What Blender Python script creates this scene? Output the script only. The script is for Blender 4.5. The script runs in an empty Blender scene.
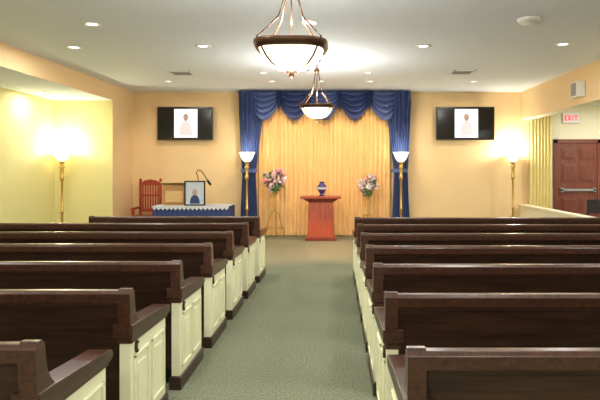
import bpy, bmesh, math, random
from mathutils import Vector, Matrix
random.seed(7)
F=540.0; H=1.52; VX=335.0; VY=168.0
def PX(px,d): return (px-VX)*d/F
def PZ(py,d): return H-(py-VY)*d/F
def s2l(c):
    return tuple(((v/255)/12.92 if v/255<=0.04045 else ((v/255+0.055)/1.055)**2.4) for v in c)
scene=bpy.context.scene
scene.view_settings.view_transform='Standard'
scene.view_settings.look='None'

# ---------------- materials ----------------
def new_mat(name,col,rough=0.6,metal=0.0,var=0.0,scale=20,bump=0.0,emis=None,estr=0,coat=0.0,spec=0.5):
    m=bpy.data.materials.new(name); m.use_nodes=True
    nt=m.node_tree; b=nt.nodes['Principled BSDF']
    c=s2l(col)
    b.inputs['Base Color'].default_value=(*c,1)
    b.inputs['Roughness'].default_value=rough
    b.inputs['Metallic'].default_value=metal
    b.inputs['Coat Weight'].default_value=coat
    b.inputs['Specular IOR Level'].default_value=spec
    if emis:
        b.inputs['Emission Color'].default_value=(*s2l(emis),1)
        b.inputs['Emission Strength'].default_value=estr
    tc=nt.nodes.new('ShaderNodeTexCoord')
    n=nt.nodes.new('ShaderNodeTexNoise'); n.inputs['Scale'].default_value=scale; n.inputs['Detail'].default_value=5
    nt.links.new(tc.outputs['Object'],n.inputs['Vector'])
    r=nt.nodes.new('ShaderNodeValToRGB')
    lo=tuple(max(0,v*(1-var)) for v in c); hi=tuple(min(1,v*(1+var)) for v in c)
    r.color_ramp.elements[0].position=0.3; r.color_ramp.elements[1].position=0.7
    r.color_ramp.elements[0].color=(*lo,1); r.color_ramp.elements[1].color=(*hi,1)
    nt.links.new(n.outputs['Fac'],r.inputs['Fac']); nt.links.new(r.outputs['Color'],b.inputs['Base Color'])
    if bump>0:
        bp=nt.nodes.new('ShaderNodeBump'); bp.inputs['Strength'].default_value=bump; bp.inputs['Distance'].default_value=0.01
        nt.links.new(n.outputs['Fac'],bp.inputs['Height']); nt.links.new(bp.outputs['Normal'],b.inputs['Normal'])
    return m
def wood(name,c1,c2,rough=0.3,stretch=(1,14,14),scale=3.0,coat=0.3):
    m=bpy.data.materials.new(name); m.use_nodes=True
    nt=m.node_tree; b=nt.nodes['Principled BSDF']
    tc=nt.nodes.new('ShaderNodeTexCoord'); mp=nt.nodes.new('ShaderNodeMapping')
    mp.inputs['Scale'].default_value=stretch
    n=nt.nodes.new('ShaderNodeTexNoise'); n.inputs['Scale'].default_value=scale; n.inputs['Detail'].default_value=8; n.inputs['Distortion'].default_value=0.6
    r=nt.nodes.new('ShaderNodeValToRGB')
    r.color_ramp.elements[0].position=0.35; r.color_ramp.elements[1].position=0.68
    r.color_ramp.elements[0].color=(*s2l(c1),1); r.color_ramp.elements[1].color=(*s2l(c2),1)
    nt.links.new(tc.outputs['Object'],mp.inputs['Vector']); nt.links.new(mp.outputs['Vector'],n.inputs['Vector'])
    nt.links.new(n.outputs['Fac'],r.inputs['Fac']); nt.links.new(r.outputs['Color'],b.inputs['Base Color'])
    b.inputs['Roughness'].default_value=rough; b.inputs['Coat Weight'].default_value=coat; b.inputs['Coat Roughness'].default_value=0.25
    return m
M={}
M['ceil']=new_mat('ceiling_paint',(226,234,242),0.85,var=0.01,scale=60,bump=0.1)
M['peach']=new_mat('wall_paint_gold',(236,204,154),0.8,var=0.02,scale=40,bump=0.05)
M['yellow']=new_mat('wall_yellow',(226,216,152),0.8,var=0.02,scale=40,bump=0.05)  # yellower wall colour for the alcove side
M['cream']=new_mat('cream_wall_paint',(240,232,202),0.8,var=0.02)
M['pewcream']=new_mat('pew_cream_paint',(232,232,198),0.5,var=0.02)
M['carpet']=new_mat('carpet_grey_green',(114,118,97),0.95,var=0.34,scale=60,bump=0.6,spec=0.1)
M['wood']=wood('dark_walnut',(40,25,16),(68,44,29),0.36,coat=.2)
M['woodcap']=wood('dark_walnut_cap',(52,31,22),(80,50,35),0.3,stretch=(14,1,14))
M['mahog']=wood('mahogany',(150,58,34),(186,84,50),0.3,stretch=(12,12,1))
M['mahogd']=wood('mahogany_dark',(104,36,22),(136,54,34),0.3,stretch=(12,12,1))
M['redwood']=wood('red_stained_wood',(140,38,26),(172,56,38),0.35,stretch=(12,12,1))
M['oak']=wood('oak_tan',(150,104,60),(186,142,88),0.4)
M['oakl']=wood('oak_light',(196,156,104),(220,184,130),0.4)
M['door']=wood('door_wood',(100,46,34),(128,66,50),0.4,stretch=(12,12,1))
M['gold']=new_mat('brass',(206,172,96),0.35,metal=0.75,var=0.08)
M['bronze']=new_mat('bronze',(84,58,40),0.4,metal=0.7,var=0.2)
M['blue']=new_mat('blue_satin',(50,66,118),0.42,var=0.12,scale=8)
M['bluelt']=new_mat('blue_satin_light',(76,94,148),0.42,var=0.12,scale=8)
M['curtain']=new_mat('gold_sheer_curtain',(240,198,136),0.7,var=0.04,scale=5)
M['drape']=new_mat('cream_drape',(232,216,150),0.7,var=0.05,scale=5)
M['black']=new_mat('black_plastic',(14,14,16),0.3)
M['screen']=new_mat('screen_glass',(10,11,14),0.15)
M['scrimg']=new_mat('screen_picture',(200,204,210),0.3,emis=(232,238,250),estr=0.75)
M['scrfig']=new_mat('screen_figure',(190,186,190),0.3,emis=(212,208,214),estr=0.5)
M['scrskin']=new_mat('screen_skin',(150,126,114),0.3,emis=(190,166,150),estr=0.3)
M['white']=new_mat('white_paint',(235,235,230),0.5,var=0.01)
M['grey']=new_mat('grey_metal',(150,150,148),0.5,var=0.03)
M['glass']=new_mat('pendant_alabaster',(250,240,215),0.4,emis=(255,240,212),estr=1.8,var=0.03,scale=8)
M['glasst']=new_mat('torchiere_glass',(255,246,220),0.4,emis=(255,240,205),estr=3.5)
M['lamp']=new_mat('downlight_lens',(255,250,240),0.4,emis=(255,250,238),estr=5)
M['exit']=new_mat('exit_red',(230,60,80),0.5,emis=(240,60,90),estr=0.9)
M['lace']=new_mat('white_lace',(205,208,214),0.8,var=0.15,scale=60)
M['tcloth']=new_mat('tablecloth_blue',(44,62,112),0.7,var=0.1)
M['paper']=new_mat('photo_print',(196,204,214),0.5,var=0.1,scale=15)
M['pink']=new_mat('petal_pink',(236,150,166),0.6,var=0.1)
M['pinkl']=new_mat('petal_blush',(246,206,208),0.6,var=0.05)
M['petalw']=new_mat('petal_white',(248,244,236),0.6,var=0.02)
M['leaf']=new_mat('leaf_green',(84,112,62),0.6,var=0.2)
M['urn']=new_mat('urn_cobalt',(54,44,116),0.15,var=0.4,scale=30,coat=0.5)
M['dark']=new_mat('dark_fabric',(40,34,34),0.8)

# ---------------- mesh builder ----------------
class MB:
    def __init__(s): s.bm=bmesh.new(); s.mats=[]
    def mi(s,m):
        if m not in s.mats: s.mats.append(m)
        return s.mats.index(m)
    def face(s,vs,m,smooth=False):
        try: f=s.bm.faces.new(vs)
        except ValueError: return
        f.material_index=s.mi(m); f.smooth=smooth; return f
    def box(s,x0,x1,y0,y1,z0,z1,m,fm=None,mat=None):
        if x0>x1:x0,x1=x1,x0
        if y0>y1:y0,y1=y1,y0
        P=[Vector(p) for p in [(x0,y0,z0),(x1,y0,z0),(x1,y1,z0),(x0,y1,z0),(x0,y0,z1),(x1,y0,z1),(x1,y1,z1),(x0,y1,z1)]]
        if mat: P=[mat@p for p in P]
        v=[s.bm.verts.new(p) for p in P]
        Q={'bottom':(3,2,1,0),'top':(4,5,6,7),'front':(0,1,5,4),'right':(1,2,6,5),'back':(2,3,7,6),'left':(3,0,4,7)}
        for k,q in Q.items():
            s.face([v[i] for i in q],(fm or {}).get(k,m))
    def prism(s,poly,x0,x1,m,axis='x',smooth=False):
        def mk(p,a):
            if axis=='x': return (a,p[0],p[1])
            if axis=='y': return (p[0],a,p[1])
            return (p[0],p[1],a)
        A=[s.bm.verts.new(mk(p,x0)) for p in poly]; B=[s.bm.verts.new(mk(p,x1)) for p in poly]
        n=len(poly)
        s.face(A[::-1],m); s.face(B,m)
        for i in range(n):
            s.face([A[i],A[(i+1)%n],B[(i+1)%n],B[i]],m,smooth)
    def lathe(s,prof,c,m,seg=24,power=None,cap=True,rot=0,sx=1,sy=1):
        rings=[]
        for r,z in prof:
            ring=[]
            for i in range(seg):
                a=2*math.pi*i/seg+rot
                k=1.0
                if power: k=1/((abs(math.cos(a))**power+abs(math.sin(a))**power)**(1/power))
                ring.append(s.bm.verts.new((c[0]+r*k*math.cos(a)*sx,c[1]+r*k*math.sin(a)*sy,c[2]+z)))
            rings.append(ring)
        for j in range(len(rings)-1):
            for i in range(seg):
                s.face([rings[j][i],rings[j][(i+1)%seg],rings[j+1][(i+1)%seg],rings[j+1][i]],m,seg>6)
        if cap:
            s.face(rings[0][::-1],m); s.face(rings[-1],m)
    def tube(s,pts,r,m,seg=8):
        pts=[Vector(p) for p in pts]
        rs=r if isinstance(r,(list,tuple)) else [r]*len(pts)
        rings=[]
        for i,p in enumerate(pts):
            t=(pts[min(i+1,len(pts)-1)]-pts[max(i-1,0)]).normalized()
            up=Vector((0,0,1)) if abs(t.z)<0.95 else Vector((0,1,0))
            u=t.cross(up).normalized(); w=t.cross(u).normalized()
            rings.append([s.bm.verts.new(p+rs[i]*(u*math.cos(2*math.pi*k/seg)+w*math.sin(2*math.pi*k/seg))) for k in range(seg)])
        for j in range(len(rings)-1):
            for k in range(seg):
                s.face([rings[j][k],rings[j][(k+1)%seg],rings[j+1][(k+1)%seg],rings[j+1][k]],m,True)
        s.face(rings[0][::-1],m); s.face(rings[-1],m)
    def grid(s,f,nu,nv,m):
        V=[[s.bm.verts.new(f(i/nu,j/nv)) for i in range(nu+1)] for j in range(nv+1)]
        for j in range(nv):
            for i in range(nu):
                s.face([V[j][i],V[j][i+1],V[j+1][i+1],V[j+1][i]],m,True)
    def bloom(s,c,r,m,n=6):
        c=Vector(c); d=Vector((random.uniform(-1,1),random.uniform(-1,.4),random.uniform(-.4,1))).normalized()
        a=d.orthogonal().normalized(); b=d.cross(a)
        for ring,(rr,up) in enumerate([(1,.25),(.6,.55)]):
            for i in range(n):
                t=2*math.pi*(i+ring*.5)/n
                e=a*math.cos(t)+b*math.sin(t); q=a*math.cos(t+math.pi/2)+b*math.sin(t+math.pi/2)
                p=[c, c+e*r*rr*.6+q*r*.35*rr+d*r*up*.4, c+e*r*rr+d*r*up, c+e*r*rr*.6-q*r*.35*rr+d*r*up*.4]
                s.face([s.bm.verts.new(x) for x in p],m,True)
    def done(s,name,loc=(0,0,0),bevel=0,rot=0,recalc=True):
        if recalc: bmesh.ops.recalc_face_normals(s.bm,faces=s.bm.faces)
        me=bpy.data.meshes.new(name); s.bm.to_mesh(me); s.bm.free()
        for k in s.mats: me.materials.append(M[k])
        o=bpy.data.objects.new(name,me); scene.collection.objects.link(o)
        o.location=loc; o.rotation_euler=(0,0,rot)
        if bevel:
            b=o.modifiers.new('bevel','BEVEL'); b.width=bevel; b.segments=2; b.limit_method='ANGLE'; b.angle_limit=math.radians(40)
        return o
def inst(o,loc,rot=0):
    n=bpy.data.objects.new(o.name.split('.')[0],o.data); scene.collection.objects.link(n)
    n.location=loc; n.rotation_euler=(0,0,rot)
    for md in o.modifiers:
        b=n.modifiers.new(md.name,md.type)
        b.width=md.width; b.segments=md.segments; b.limit_method=md.limit_method; b.angle_limit=md.angle_limit
    return n
def light(kind,parent,loc,power,col,radius=0.05,spot=None,target=None,blend=0.6):
    L=bpy.data.lights.new('bulb',kind); L.energy=power; L.color=col
    if kind=='AREA': L.shape='DISK'; L.size=radius*2
    else: L.shadow_soft_size=radius
    if spot: L.spot_size=math.radians(spot); L.spot_blend=blend
    o=bpy.data.objects.new('bulb',L); scene.collection.objects.link(o)
    if parent: o.parent=parent
    o.location=loc
    if target:
        d=Vector(target)-Vector(loc); o.rotation_euler=d.to_track_quat('-Z','Y').to_euler()
    return o

# ---------------- room ----------------
CZ=3.24; BY=12.25; LX=-4.58; RX=4.20; AY=11.12; AX=-5.77; AZ=2.917; RZ=2.61; Y0=-3.0; BX=7.4
def room(name,*a,fm=None):
    b=MB(); b.box(*a,fm=fm); return b.done(name)
room('floor',AX-.15,BX+.15,Y0-.15,BY+.15,-.1,0,'carpet')
room('ceiling',LX,RX+.25,Y0,BY,CZ,CZ+.12,'ceil')
room('wall_back',LX,RX+.25,BY,BY+.15,0,CZ+.12,'peach')
room('wall_side_bay_back',RX+.25,BX+.15,BY,BY+.15,0,CZ+.12,'cream')
room('wall_alcove',AX-.15,LX,AY,BY+.15,0,CZ+.12,'yellow',fm={'right':'peach'})
room('wall_left',AX-.15,AX,Y0,AY,0,CZ+.12,'yellow')
room('ceiling_alcove',AX,LX,Y0,AY,AZ,CZ+.12,'peach',fm={'bottom':'ceil'})
room('wall_rear',AX-.15,BX+.15,Y0-.15,Y0,0,CZ+.12,'cream')
room('wall_right',BX,BX+.15,Y0,BY,0,CZ+.12,'cream')
room('trim_beam_right',RX,RX+.25,Y0,BY,RZ,CZ,'peach',fm={'bottom':'cream'})
room('ceiling_side_bay',RX+.25,BX,Y0,BY,2.95,CZ+.12,'ceil')
b=MB(); b.box(RX,RX+.14,4.5,BY,0,.66,'cream'); b.box(RX-.02,RX+.16,4.5,BY,.66,.70,'cream'); b.done('wall_half_partition')
b=MB(); b.box(LX,-1.9,BY-.02,BY,0,.11,'white'); b.box(1.4,RX,BY-.02,BY,0,.11,'white'); b.done('baseboard_back')
room('baseboard_left',AX,AX+.02,Y0,AY,0,.11,'white')

# ---------------- pews ----------------
def make_pew(length,s):
    b=MB()
    def X(a): return s*a
    def end(a0,inner):
        b.box(X(a0),X(a0+.06),.02,.605,.09,.60,'pewcream')
        b.box(X(a0-.012),X(a0+.072),.0,.63,0,.09,'wood')
        T=lambda L:[(y,z-.055*max(0,y)) for y,z in L]
        cap=T([(-.015,.632),(.60,.632),(.632,.642),(.64,.662),(.625,.682),(.60,.69),(.12,.70),(-.015,.70)])
        b.prism(cap,X(a0-.022),X(a0+.082),'woodcap')
        b.prism(T([(.01,.595),(.615,.61),(.615,.634),(.01,.634)]),X(a0-.010),X(a0+.070),'woodcap')
        ear=[(-.015,.69),(-.022,.80),(-.028,.865),(-.005,.888),(.022,.888),(.044,.868),(.05,.82),(.062,.765),(.09,.72),(.13,.68)]
        b.prism(ear,X(a0-.012),X(a0+.055),'woodcap')
    end(.03,False); end(length-.09,True)
    for (ya,yb) in ((.065,.295),(.340,.57)):
        for (q0,q1,w0,w1) in ((ya,yb,.14,.156),(ya,yb,.499,.515),(ya,ya+.016,.14,.515),(yb-.016,yb,.14,.515)):
            b.box(X(.019),X(.031),q0,q1,w0,w1,'pewcream')
        b.box(X(.025),X(.031),ya+.055,yb-.055,.20,.455,'pewcream')
    pts=[(.095+.022*math.cos(t*math.pi/8),.555+.034*math.sin(t*math.pi/8)) for t in range(16)]
    b.prism(pts,X(.017),X(.031),'bronze')
    pts=[(.095+.008*math.cos(t*math.pi/8),.555+.018*math.sin(t*math.pi/8)) for t in range(16)]
    b.prism(pts,X(.012),X(.018),'pewcream')
    a0,a1=.09,length-.09
    b.prism([(.0,.83),(.035,.83),(.15,.40),(.15,.13),(.115,.13),(.115,.38)],X(a0),X(a1),'wood')
    b.prism([(-.024,.815),(-.028,.865),(-.012,.88),(.026,.88),(.045,.862),(.044,.82),(.02,.81)],X(.05),X(length-.05),'woodcap')
    b.prism([(-.004,.795),(-.014,.812),(.02,.812),(.02,.795)],X(a0),X(a1),'woodcap')
    b.prism([(.13,.40),(.13,.44),(.50,.455),(.56,.445),(.57,.42),(.55,.405)],X(a0),X(a1),'wood')
    b.box(X(a0),X(a1),.50,.53,.31,.405,'wood')
    b.box(X(a0),X(a1),.10,.16,.11,.17,'wood')
    n=max(1,int(length/1.6))
    for i in range(1,n):
        a=length*i/n
        b.box(X(a-.02),X(a+.02),.15,.52,0,.405,'wood')
    return b
def lx(y): return -1.095+.0165*y
left=make_pew(3.40,-1).done('church_pew',(lx(1.97),1.97,0),bevel=.006)
for k in range(1,6):
    y=1.97+.86*k; inst(left,(lx(y),y,0))
y=1.97+.86*6
make_pew(2.30,-1).done('church_pew',(lx(y),y,0),bevel=.006)
right=make_pew(3.85,1).done('church_pew',(.235,1.90,0),bevel=.006)
for k in range(1,7):
    inst(right,(.235,1.90+.845*k,0))

# ---------------- stage curtain ----------------
xc0,xc1=PX(256,12.1),PX(390,12.1)
b=MB()
def cf(u,v):
    x=xc0+u*(xc1-xc0); ph=u*2*math.pi*30
    return (x,12.10+.030*math.sin(ph)+.012*math.sin(ph*.37+1)+.008*math.sin(ph*2.1), 3.0*(1-v)+.01)
b.grid(cf,360,6,'curtain'); b.done('stage_curtain')
e=bpy.data.objects.new('swag_valance',None); scene.collection.objects.link(e)
xl,xr=PX(239,12),PX(410,12)
b=MB()
b.box(xl,xr,12.0,12.2,3.17,3.238,'blue')
def band(u,v):
    x=xl+u*(xr-xl)
    return (x,11.97+.012*math.sin(u*260),3.235-v*.22)
b.grid(band,300,3,'blue')
nsw=5; sw0=xl+.24; sw1=xr-.24; w=(sw1-sw0)/nsw
for i in range(nsw):
    a=sw0+i*w-.10; c=sw0+(i+1)*w+.10
    yo=11.92-(.03 if i%2==0 else 0)
    def sf(u,v,a=a,c=c,yo=yo):
        s=math.sin(math.pi*u)
        z=3.225-.10*v*s-v*(.10+.44*s)-.02*s
        y=yo-.05*s*math.sin(math.pi*min(1,v*1.1))-.085*abs(math.sin(v*5*math.pi))*(.25+.75*s)
        return (a+u*(c-a),y,z)
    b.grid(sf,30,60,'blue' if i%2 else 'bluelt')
for i in range(0,nsw+1):
    x=sw0+i*w; L=.46 if 0<i<nsw else 1.15
    wd=.07 if 0<i<nsw else .22
    def jf(u,v,x=x,L=L,wd=wd):
        return (x+(u-.5)*2*wd*(1-.25*v), 11.80+.035*math.sin(u*4*2*math.pi), 3.2-v*L*(1-.55*abs(2*u-1)))
    b.grid(jf,40,12,'blue')
o=b.done('swags'); o.parent=e
for sgn,xa in ((1,PX(250,12)),(-1,PX(400,12))):
    b=MB()
    def pf(u,v,xa=xa,sgn=sgn):
        z=3.2*(1-v)+.01
        wd=.15+.13*min(1,max(0,(z-1.45)/1.5))**.8+(.05*min(1,(1.45-z)/1.2) if z<1.45 else 0)
        xx=xa-sgn*.02+ (u-.5)*2*wd + sgn*.06*max(0,(z-1.45)/1.7)
        return (xx,12.0+.04*math.sin(u*9*2*math.pi),z)
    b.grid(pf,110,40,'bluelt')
    b.box(xa-.19,xa+.15,11.93,12.07,1.42,1.50,'bluelt')
    o=b.done('side_drape'); o.parent=e

# ---------------- side bay ----------------
b=MB()
b.grid(lambda u,v:(4.36+u*.50,12.12+.03*math.sin(u*2*math.pi*7),2.75*(1-v)+.01),90,4,'drape')
b.tube([(4.34,12.12,2.78),(4.9,12.12,2.78)],.015,'gold')
b.done('window_drape')
b=MB()
dx0,dx1=4.95,6.02; y=BY-.002
b.box(dx0,dx0+.09,y-.05,y,0,2.17,'door'); b.box(dx1-.09,dx1,y-.05,y,0,2.17,'door'); b.box(dx0,dx1,y-.05,y,2.08,2.17,'door')
b.box(dx0+.09,dx1-.09,y-.03,y,0.005,2.08,'door')
mid=(dx0+dx1)/2
for (a,c) in ((dx0+.17,mid-.05),(mid+.05,dx1-.17)):
    for (z0,z1) in ((.2,.85),(1.2,1.62),(1.72,1.98)):
        b.box(a,c,y-.045,y-.03,z0,z1,'door')
        b.box(a+.04,c-.04,y-.06,y-.045,z0+.04,z1-.04,'door')
b.box(dx0+.13,dx1-.13,y-.10,y-.06,1.0,1.05,'grey'); b.box(dx0+.13,dx0+.20,y-.10,y-.03,.98,1.07,'grey'); b.box(dx1-.20,dx1-.13,y-.10,y-.03,.98,1.07,'grey')
b.done('door_1',bevel=.004)
b=MB()
ex=PX(571,12.2); ez=PZ(118,12.2)
b.box(ex-.18,ex+.18,12.18,12.245,ez-.11,ez+.11,'white')
def letter(segs,x0):
    for (a,b_,c,d) in segs: b.box(x0+a,x0+b_,12.172,12.18,ez-.06+c,ez-.06+d,'exit')
letter([(0,.02,0,.12),(0,.06,0,.022),(0,.05,.05,.07),(0,.06,.098,.12)],ex-.15)
for sg in (1,-1):
    m=Matrix.Translation((ex-.045,12.176,ez))@Matrix.Rotation(sg*.5,4,'Y')
    b.box(-.011,.011,-.004,.004,-.062,.062,'exit',mat=m)
letter([(0,.02,0,.12)],ex+.022)
letter([(0,.075,.098,.12),(.027,.048,0,.12)],ex+.065)
b.done('exit_sign')
def side_chair(name,loc,rot=0):
    b=MB()
    for x in (-.2,.2):
        b.box(x-.02,x+.02,-.22,-.18,0,.44,'dark'); b.box(x-.02,x+.02,.18,.22,0,.86,'dark')
    b.box(-.23,.23,-.24,.22,.42,.50,'dark'); b.box(-.2,.2,.185,.215,.58,.84,'dark'); b.box(-.2,.2,.18,.22,.82,.87,'dark')
    return b.done(name,loc,bevel=.008,rot=rot)
side_chair('side_chair',(5.45,11.0,0))

# ---------------- TVs ----------------
def tv(px0,px1):
    d=12.12; x0,x1=PX(px0,d),PX(px1,d); z0,z1=PZ(140,d),PZ(107,d); xm=(x0+x1)/2; zm=(z0+z1)/2
    hw=(x1-x0)/2; hh=(z1-z0)/2
    b=MB()
    b.box(-hw,hw,-.04,.03,-hh,hh,'black'); b.box(-hw+.03,hw-.03,-.044,-.04,-hh+.035,hh-.03,'screen')
    b.box(-.2,.2,.03,.125,-.2,.2,'black')
    b.box(-.24,.28,-.048,-.044,-hh+.05,hh-.05,'scrimg')
    pts=[(.02+.15*math.cos(t),-.27+.34*math.sin(t)) for t in [math.pi*i/14 for i in range(15)]]
    b.prism(pts,-.052,-.048,'scrfig',axis='y')
    pts=[(.02+.055*math.cos(t),.13+.075*math.sin(t)) for t in [2*math.pi*i/16 for i in range(16)]]
    b.prism(pts,-.056,-.052,'scrskin',axis='y')
    pts=[(.02+.07*math.cos(t),.15+.08*math.sin(t)) for t in [math.pi*i/12 for i in range(13)]]
    b.prism(pts,-.0555,-.052,'scrfig',axis='y')
    return b.done('wall_mounted_television',(xm,d,zm),bevel=0)
tv(158,213); tv(436,494)

# ---------------- pendants ----------------
def pendant(x,y,dz=0.0):
    b=MB(); P=3.6; r0=math.pi/4; K=.93
    b.lathe([(.0,-.985),(.015,-.98),(.022,-.96),(.012,-.945),(.03,-.935),(.05,-.93)],(0,0,dz),'bronze',16)
    b.lathe([(.02*K,-.935),(.10*K,-.92),(.17*K,-.89),(.222*K,-.84),(.255*K,-.79),(.268*K,-.755)],(0,0,dz),'glass',32,power=P,cap=False,rot=r0)
    b.lathe([(.268*K,-.78),(.290*K,-.765),(.305*K,-.735),(.302*K,-.72),(.275*K,-.72),(.262*K,-.745),(.262*K,-.775)],(0,0,dz),'bronze',32,power=P,cap=False,rot=r0)
    for k in range(4):
        a=k*math.pi/2+r0
        c,s=math.cos(a),math.sin(a); q=1.19*K
        b.tube([(.262*q*c,.262*q*s,-.78+dz),(.30*q*c,.30*q*s,-.715+dz),(.24*q*c,.24*q*s,-.66+dz),(.13*c,.13*s,-.53+dz),(.075*c,.075*s,-.38+dz),(.03*c,.03*s,-.17+dz)],.007,'bronze')
        b.tube([(.05*c,.05*s,-.935+dz),(.17*q*c,.17*q*s,-.893+dz),(.225*q*c,.225*q*s,-.84+dz),(.262*q*c,.262*q*s,-.78+dz)],.007,'bronze')
    b.lathe([(.03,-.20+dz),(.045,-.18+dz),(.035,-.14+dz),(.012,-.12+dz),(.012,-.03),(.06,-.025),(.065,0)],(0,0,0),'bronze',20)
    b.tube([(0,0,-.13+dz),(0,0,-.70+dz)],.006,'bronze')
    o=b.done('pendant_or_fill',(x,y,CZ))  # shared by the two hanging pendants and the added fill one
    light('POINT',o,(0,0,-.58+dz),90,(1,.97,.93),.10)
    light('POINT',o,(0,0,-1.08+dz),28,(1,.95,.87),.10)
    return o
pendant(-.335,4.16,-.045); pendant(-.287,8.6,.0); pendant(-.335,-.4)  # last pendant is added behind the camera as room fill

# ---------------- torchieres ----------------
def torch(px,d,pw):
    b=MB()
    b.lathe([(.15,0),(.155,.02),(.13,.04),(.06,.06),(.035,.10),(.05,.13),(.028,.17),(.024,.6),(.036,.62),(.036,.65),(.024,.67),(.022,1.25),(.04,1.28),(.045,1.34),(.03,1.37),(.035,1.50),(.055,1.54),(.03,1.58),(.045,1.62),(.07,1.66)],(0,0,0),'gold',20)
    b.lathe([(.05,1.655),(.09,1.69),(.125,1.75),(.155,1.83),(.175,1.86),(.168,1.86),(.12,1.76),(.05,1.68)],(0,0,0),'glasst',28,cap=False)
    o=b.done('torchiere_floor_lamp',(PX(px,d),d,0))
    light('POINT',o,(0,0,1.93),pw,(1,.95,.80),.06)
torch(62,10.87,42); torch(513,11.98,50); torch(247,11.72,9); torch(401,11.72,9)

# ---------------- ceiling fixtures ----------------
def down(px,py,z=CZ,pw=16,col=(1,.97,.92),xy=None,r=.085,target=None,spot=None):
    if xy: x,y=xy
    else:
        y=(z-H)*F/(VY-py); x=PX(px,y)
    b=MB()
    b.lathe([(r*.75,-.004),(r,-.012),(r*1.25,-.010),(r*1.3,0)],(0,0,0),'white',24,cap=False)
    b.lathe([(.0,-.003),(r*.76,-.003)],(0,0,0),'lamp',24,cap=False)
    o=b.done('downlight_or_fill',(x,y,z))  # shared by real ceiling downlights and added fill and tint lamps
    if target: light('SPOT',o,(0,0,-.03),pw,col,.05,spot=spot,target=Vector(target)-Vector((x,y,z)))
    else: light('AREA',o,(0,0,-.03),pw,col,.08)
for p in ((74,47),(203,46),(423,46),(563,44)): down(*p,pw=31)
down(309,22,pw=14); down(92,24,pw=18)
down(40,92,z=AZ,pw=15,col=(1,.96,.8))
for x in (-3.7,-1.3,1.3,3.2):
    for y in (3.0,-.5): down(0,0,xy=(x,y),pw=36)  # added fill lamps, out of view overhead and behind the camera
for y in (4.5,0): down(0,0,z=AZ,xy=(-5.3,y),pw=18)  # added alcove fill lamps, out of view
for y in (10.6,7.0,2.0): down(0,0,z=2.95,xy=(5.9,y),pw=55,col=(1,.98,.93))  # unseen lamps added to brighten the side bay
for x in (-1.25,-.28,.7): down(0,0,xy=(x,10.7),pw=78,col=(1,.80,.54),target=(x,12.1,1.3),spot=85,r=.06)
for x in (-1.3,.6): down(0,0,xy=(x,9.75),pw=430,col=(1,.50,.30),target=(x+.2,10.0,0),spot=62,r=.06)  # added orange spots that tint the front carpet warm, not actual fixtures
for x in (-3.3,2.75): down(0,0,xy=(x,10.7),pw=60,col=(1,.85,.64),target=(x,12.2,1.3),spot=100,r=.06)
def vent(px,py):
    y=(CZ-H)*F/(VY-py); x=PX(px,y); b=MB()
    b.box(-.2,.2,-.2,-.17,-.015,0,'white');b.box(-.2,.2,.17,.2,-.015,0,'white');b.box(-.2,-.17,-.2,.2,-.015,0,'white');b.box(.17,.2,-.2,.2,-.015,0,'white')
    for i in range(7):
        yy=-.15+i*.05; b.box(-.17,.17,yy-.008,yy+.008,-.012,0,'grey')
    b.box(-.17,.17,-.17,.17,-.003,0,'black')
    b.done('ceiling_vent',(x,y,CZ))
vent(182,73); vent(462,72)
b=MB(); b.lathe([(.13,0),(.13,-.02),(.10,-.045),(.0,-.05)],(0,0,0),'white',24,cap=False)
yy=(CZ-H)*F/(VY-19); b.done('smoke_detector',(PX(529,yy),yy,CZ))
b=MB(); b.box(RX-.15,RX-.01,9.05,9.29,2.72,2.98,'white'); b.box(RX-.155,RX-.15,9.07,9.27,2.74,2.96,'grey'); b.box(RX-.01,RX,9.13,9.21,2.8,2.9,'grey'); b.done('wall_speaker',bevel=.008)

# ---------------- podium and urn ----------------
d=11.45; x=PX(321,d)
b=MB()
b.prism([(-.33,-.22),(.33,-.22),(.30,.22),(-.30,.22)],0,.07,'mahogd',axis='z')
def taper(z0,z1,w0,w1,dd0,dd1,m):
    vs=[b.bm.verts.new(p) for p in [(-w0,-dd0,z0),(w0,-dd0,z0),(w0,dd0,z0),(-w0,dd0,z0),(-w1,-dd1,z1),(w1,-dd1,z1),(w1,dd1,z1),(-w1,dd1,z1)]]
    for q in ((3,2,1,0),(4,5,6,7),(0,1,5,4),(1,2,6,5),(2,3,7,6),(3,0,4,7)): b.face([vs[i] for i in q],m)
taper(.07,.80,.28,.25,.18,.15,'mahog')
taper(.80,.88,.25,.38,.16,.22,'mahogd')
b.box(-.43,.43,-.26,.26,.88,.93,'mahog')
b.done('pedestal_table',(x,d,0),bevel=.008)
b=MB(); b.lathe([(.06,0),(.065,.012),(.04,.035),(.06,.07),(.098,.13),(.105,.18),(.088,.225),(.055,.25),(.05,.265),(.062,.275),(.055,.29),(.02,.305),(.0,.308)],(0,0,0),'urn',24); b.lathe([(.099,.135),(.105,.15),(.107,.165),(.105,.18)],(0,0,0),'paper',24,cap=False)
b.done('cremation_urn',(x+.02,d,.932))

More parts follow.
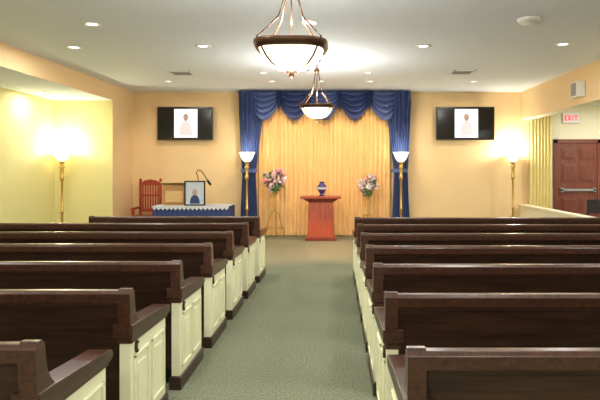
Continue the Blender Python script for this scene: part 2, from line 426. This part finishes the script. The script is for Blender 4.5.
# ---------------- flower stands ----------------
def flowers(px,d,zt,r,mats):
    b=MB(); x=PX(px,d)
    for a in (math.pi*.5,math.pi*1.17,math.pi*1.83):
        c,s=math.cos(a),math.sin(a)
        b.tube([(.05*c,.05*s,zt-.08),(.10*c,.10*s,zt*.5),(.26*c,.26*s,.01)],.011,'gold')
    for zz,rr in ((zt-.10,.07),(zt*.5,.10),(zt*.2,.2)):
        b.tube([(rr*math.cos(2*math.pi*i/16),rr*math.sin(2*math.pi*i/16),zz) for i in range(17)],.008,'gold')
    b.lathe([(.03,zt-.10),(.09,zt-.07),(.10,zt),(.11,zt+.06)],(0,0,0),'leaf',14)
    for i in range(150):
        u=Vector((random.gauss(0,1),random.gauss(0,1),random.gauss(0,1))).normalized()*(random.random()**.4)
        p=(u.x*r,u.y*r*.8,zt+.17+u.z*r*.85+.07*math.sin(u.x*4))
        b.bloom(p,random.uniform(.045,.075),random.choice(mats))
    for i in range(40):
        u=Vector((random.gauss(0,1),random.gauss(0,1),random.gauss(0,.8))).normalized()
        b.tube([(0,0,zt+.05),(u.x*r*.6,u.y*r*.6,zt+.17+u.z*r*.6),(u.x*r*1.2,u.y*r,zt+.17+u.z*r*1.15)],[.004,.014,.002],'leaf',4)
    b.done('flower_stand',(x,d,0),recalc=False)
flowers(275,11.72,1.10,.24,['pink','pinkl','pink','pinkl','petalw','leaf'])
flowers(368,11.72,1.0,.21,['pinkl','petalw','petalw','pink','leaf'])

# ---------------- table, lectern, frame, chair ----------------
d=11.15; x0,x1=PX(158,d),PX(232,d); xm=(x0+x1)/2; hw=(x1-x0)/2
b=MB()
b.box(-hw+.02,hw-.02,-.30,.30,.715,.75,'tcloth')
def skirt(u,v):
    P=2*(2*hw+.64); s=u*P
    if s<2*hw: p=(-hw+s,-.32); n=(0,-1)
    elif s<2*hw+.64: p=(hw,-.32+s-2*hw); n=(1,0)
    elif s<4*hw+.64: p=(hw-(s-2*hw-.64),.32); n=(0,1)
    else: p=(-hw,.32-(s-4*hw-.64)); n=(-1,0)
    a=.025*math.sin(u*2*math.pi*44)*v
    return (p[0]+n[0]*a,p[1]+n[1]*a,.752-v*.742)
b.grid(skirt,420,5,'tcloth')
b.box(-hw-.01,hw+.01,-.335,.335,.752,.758,'lace')
n=18
for i in range(n):
    a=-hw+2*hw*i/n; c=-hw+2*hw*(i+1)/n
    vs=[b.bm.verts.new((a+(c-a)*t,-.352,.757-dz)) for t,dz in ((0,0),(0,.04),(.25,.06),(.5,.085),(.75,.06),(1,.04),(1,0))]
    b.face(vs,'lace')
b.done('draped_table',(xm,d,0),recalc=True)
dl=11.2; b=MB()
b.prism([(-.20,0),(.20,0),(.20,.30),(-.20,.42)][::-1],-.23,.23,'oak')
m=Matrix.Translation((0,0,.385))@Matrix.Rotation(-.29,4,'X')
b.box(-.27,.27,-.25,.25,0,.03,'oakl',mat=m)
b.box(-.18,.18,-.205,-.20,.06,.30,'oakl')
b.done('lectern',(PX(177,dl),dl,.76),bevel=.005)
b=MB()
b.lathe([(.05,0),(.05,.015),(.015,.03)],(0,0,0),'black',14)
b.tube([(0,0,.02),(-.02,0,.35),(-.05,0,.56),(-.08,0,.66),(-.05,0,.72),(.02,0,.70),(.12,0,.56),(.18,0,.46)],.010,'black')
b.tube([(.15,0,.50),(.22,0,.40)],.028,'black')
b.done('gooseneck_microphone',(-2.84,11.38,.76))
b=MB()
w,h=.21,.25
for (a,c,e0,e1) in ((-w,w,0,.025),(-w,w,2*h-.025,2*h),(-w,-w+.025,0,2*h),(w-.025,w,0,2*h)): b.box(a,c,-.015,.015,e0,e1,'black')
b.box(-w+.02,w-.02,-.005,.012,.02,2*h-.02,'paper')
pts=[(.0+.10*math.cos(t),.04+.18*math.sin(t)) for t in [math.pi*i/14 for i in range(15)]]
b.prism(pts,-.009,-.005,'tcloth',axis='y')
pts=[(.05*math.cos(t),.27+.065*math.sin(t)) for t in [2*math.pi*i/16 for i in range(16)]]
b.prism(pts,-.012,-.005,'scrskin',axis='y')
b.box(-.02,.02,.015,.03,.0,.35,'black')
b.done('picture_frame',(PX(194.5,10.9),10.93,.76))
d=11.65; b=MB()
for xx in (-.22,.22):
    b.box(xx-.025,xx+.025,-.25,-.2,0,.66,'redwood'); b.box(xx-.025,xx+.025,.2,.25,0,1.22,'redwood')
    b.box(xx-.035,xx+.035,-.28,.22,.64,.68,'redwood')
    b.lathe([(.02,1.22),(.032,1.24),(.03,1.27),(.0,1.30)],(xx,.225,0),'redwood',12)
    b.box(xx-.015,xx+.015,-.2,.2,.15,.19,'redwood')
b.box(-.25,.25,-.26,.24,.40,.46,'redwood'); b.box(-.22,.22,-.24,.2,.46,.51,'mahogd')
b.box(-.2,.2,.21,.24,1.14,1.21,'redwood'); b.box(-.2,.2,.21,.24,.90,.94,'redwood'); b.box(-.2,.2,.21,.24,.56,.62,'redwood')
b.prism([(-.2,1.2),(.2,1.2),(.12,1.25),(0,1.27),(-.12,1.25)],.21,.24,'redwood',axis='y')
for i in range(7):
    xx=-.165+i*.055; b.box(xx-.017,xx+.017,.215,.235,.62,1.15,'redwood')
b.box(-.2,.2,-.24,-.22,.15,.19,'redwood')
b.done('wooden_armchair',(PX(147,d),d,0),bevel=.005)

# ---------------- world + camera ----------------
w=bpy.data.worlds.new('world'); scene.world=w; w.use_nodes=True
w.node_tree.nodes['Background'].inputs['Color'].default_value=(.8,.85,1,1); w.node_tree.nodes['Background'].inputs['Strength'].default_value=.3
cam=bpy.data.cameras.new('camera'); co=bpy.data.objects.new('camera',cam); scene.collection.objects.link(co)
co.location=(0,0,H); co.rotation_euler=(math.pi/2,0,0)
cam.sensor_width=36; cam.lens=F/600*36; cam.shift_x=-35/600; cam.shift_y=-32/600; cam.clip_start=.05
scene.camera=co
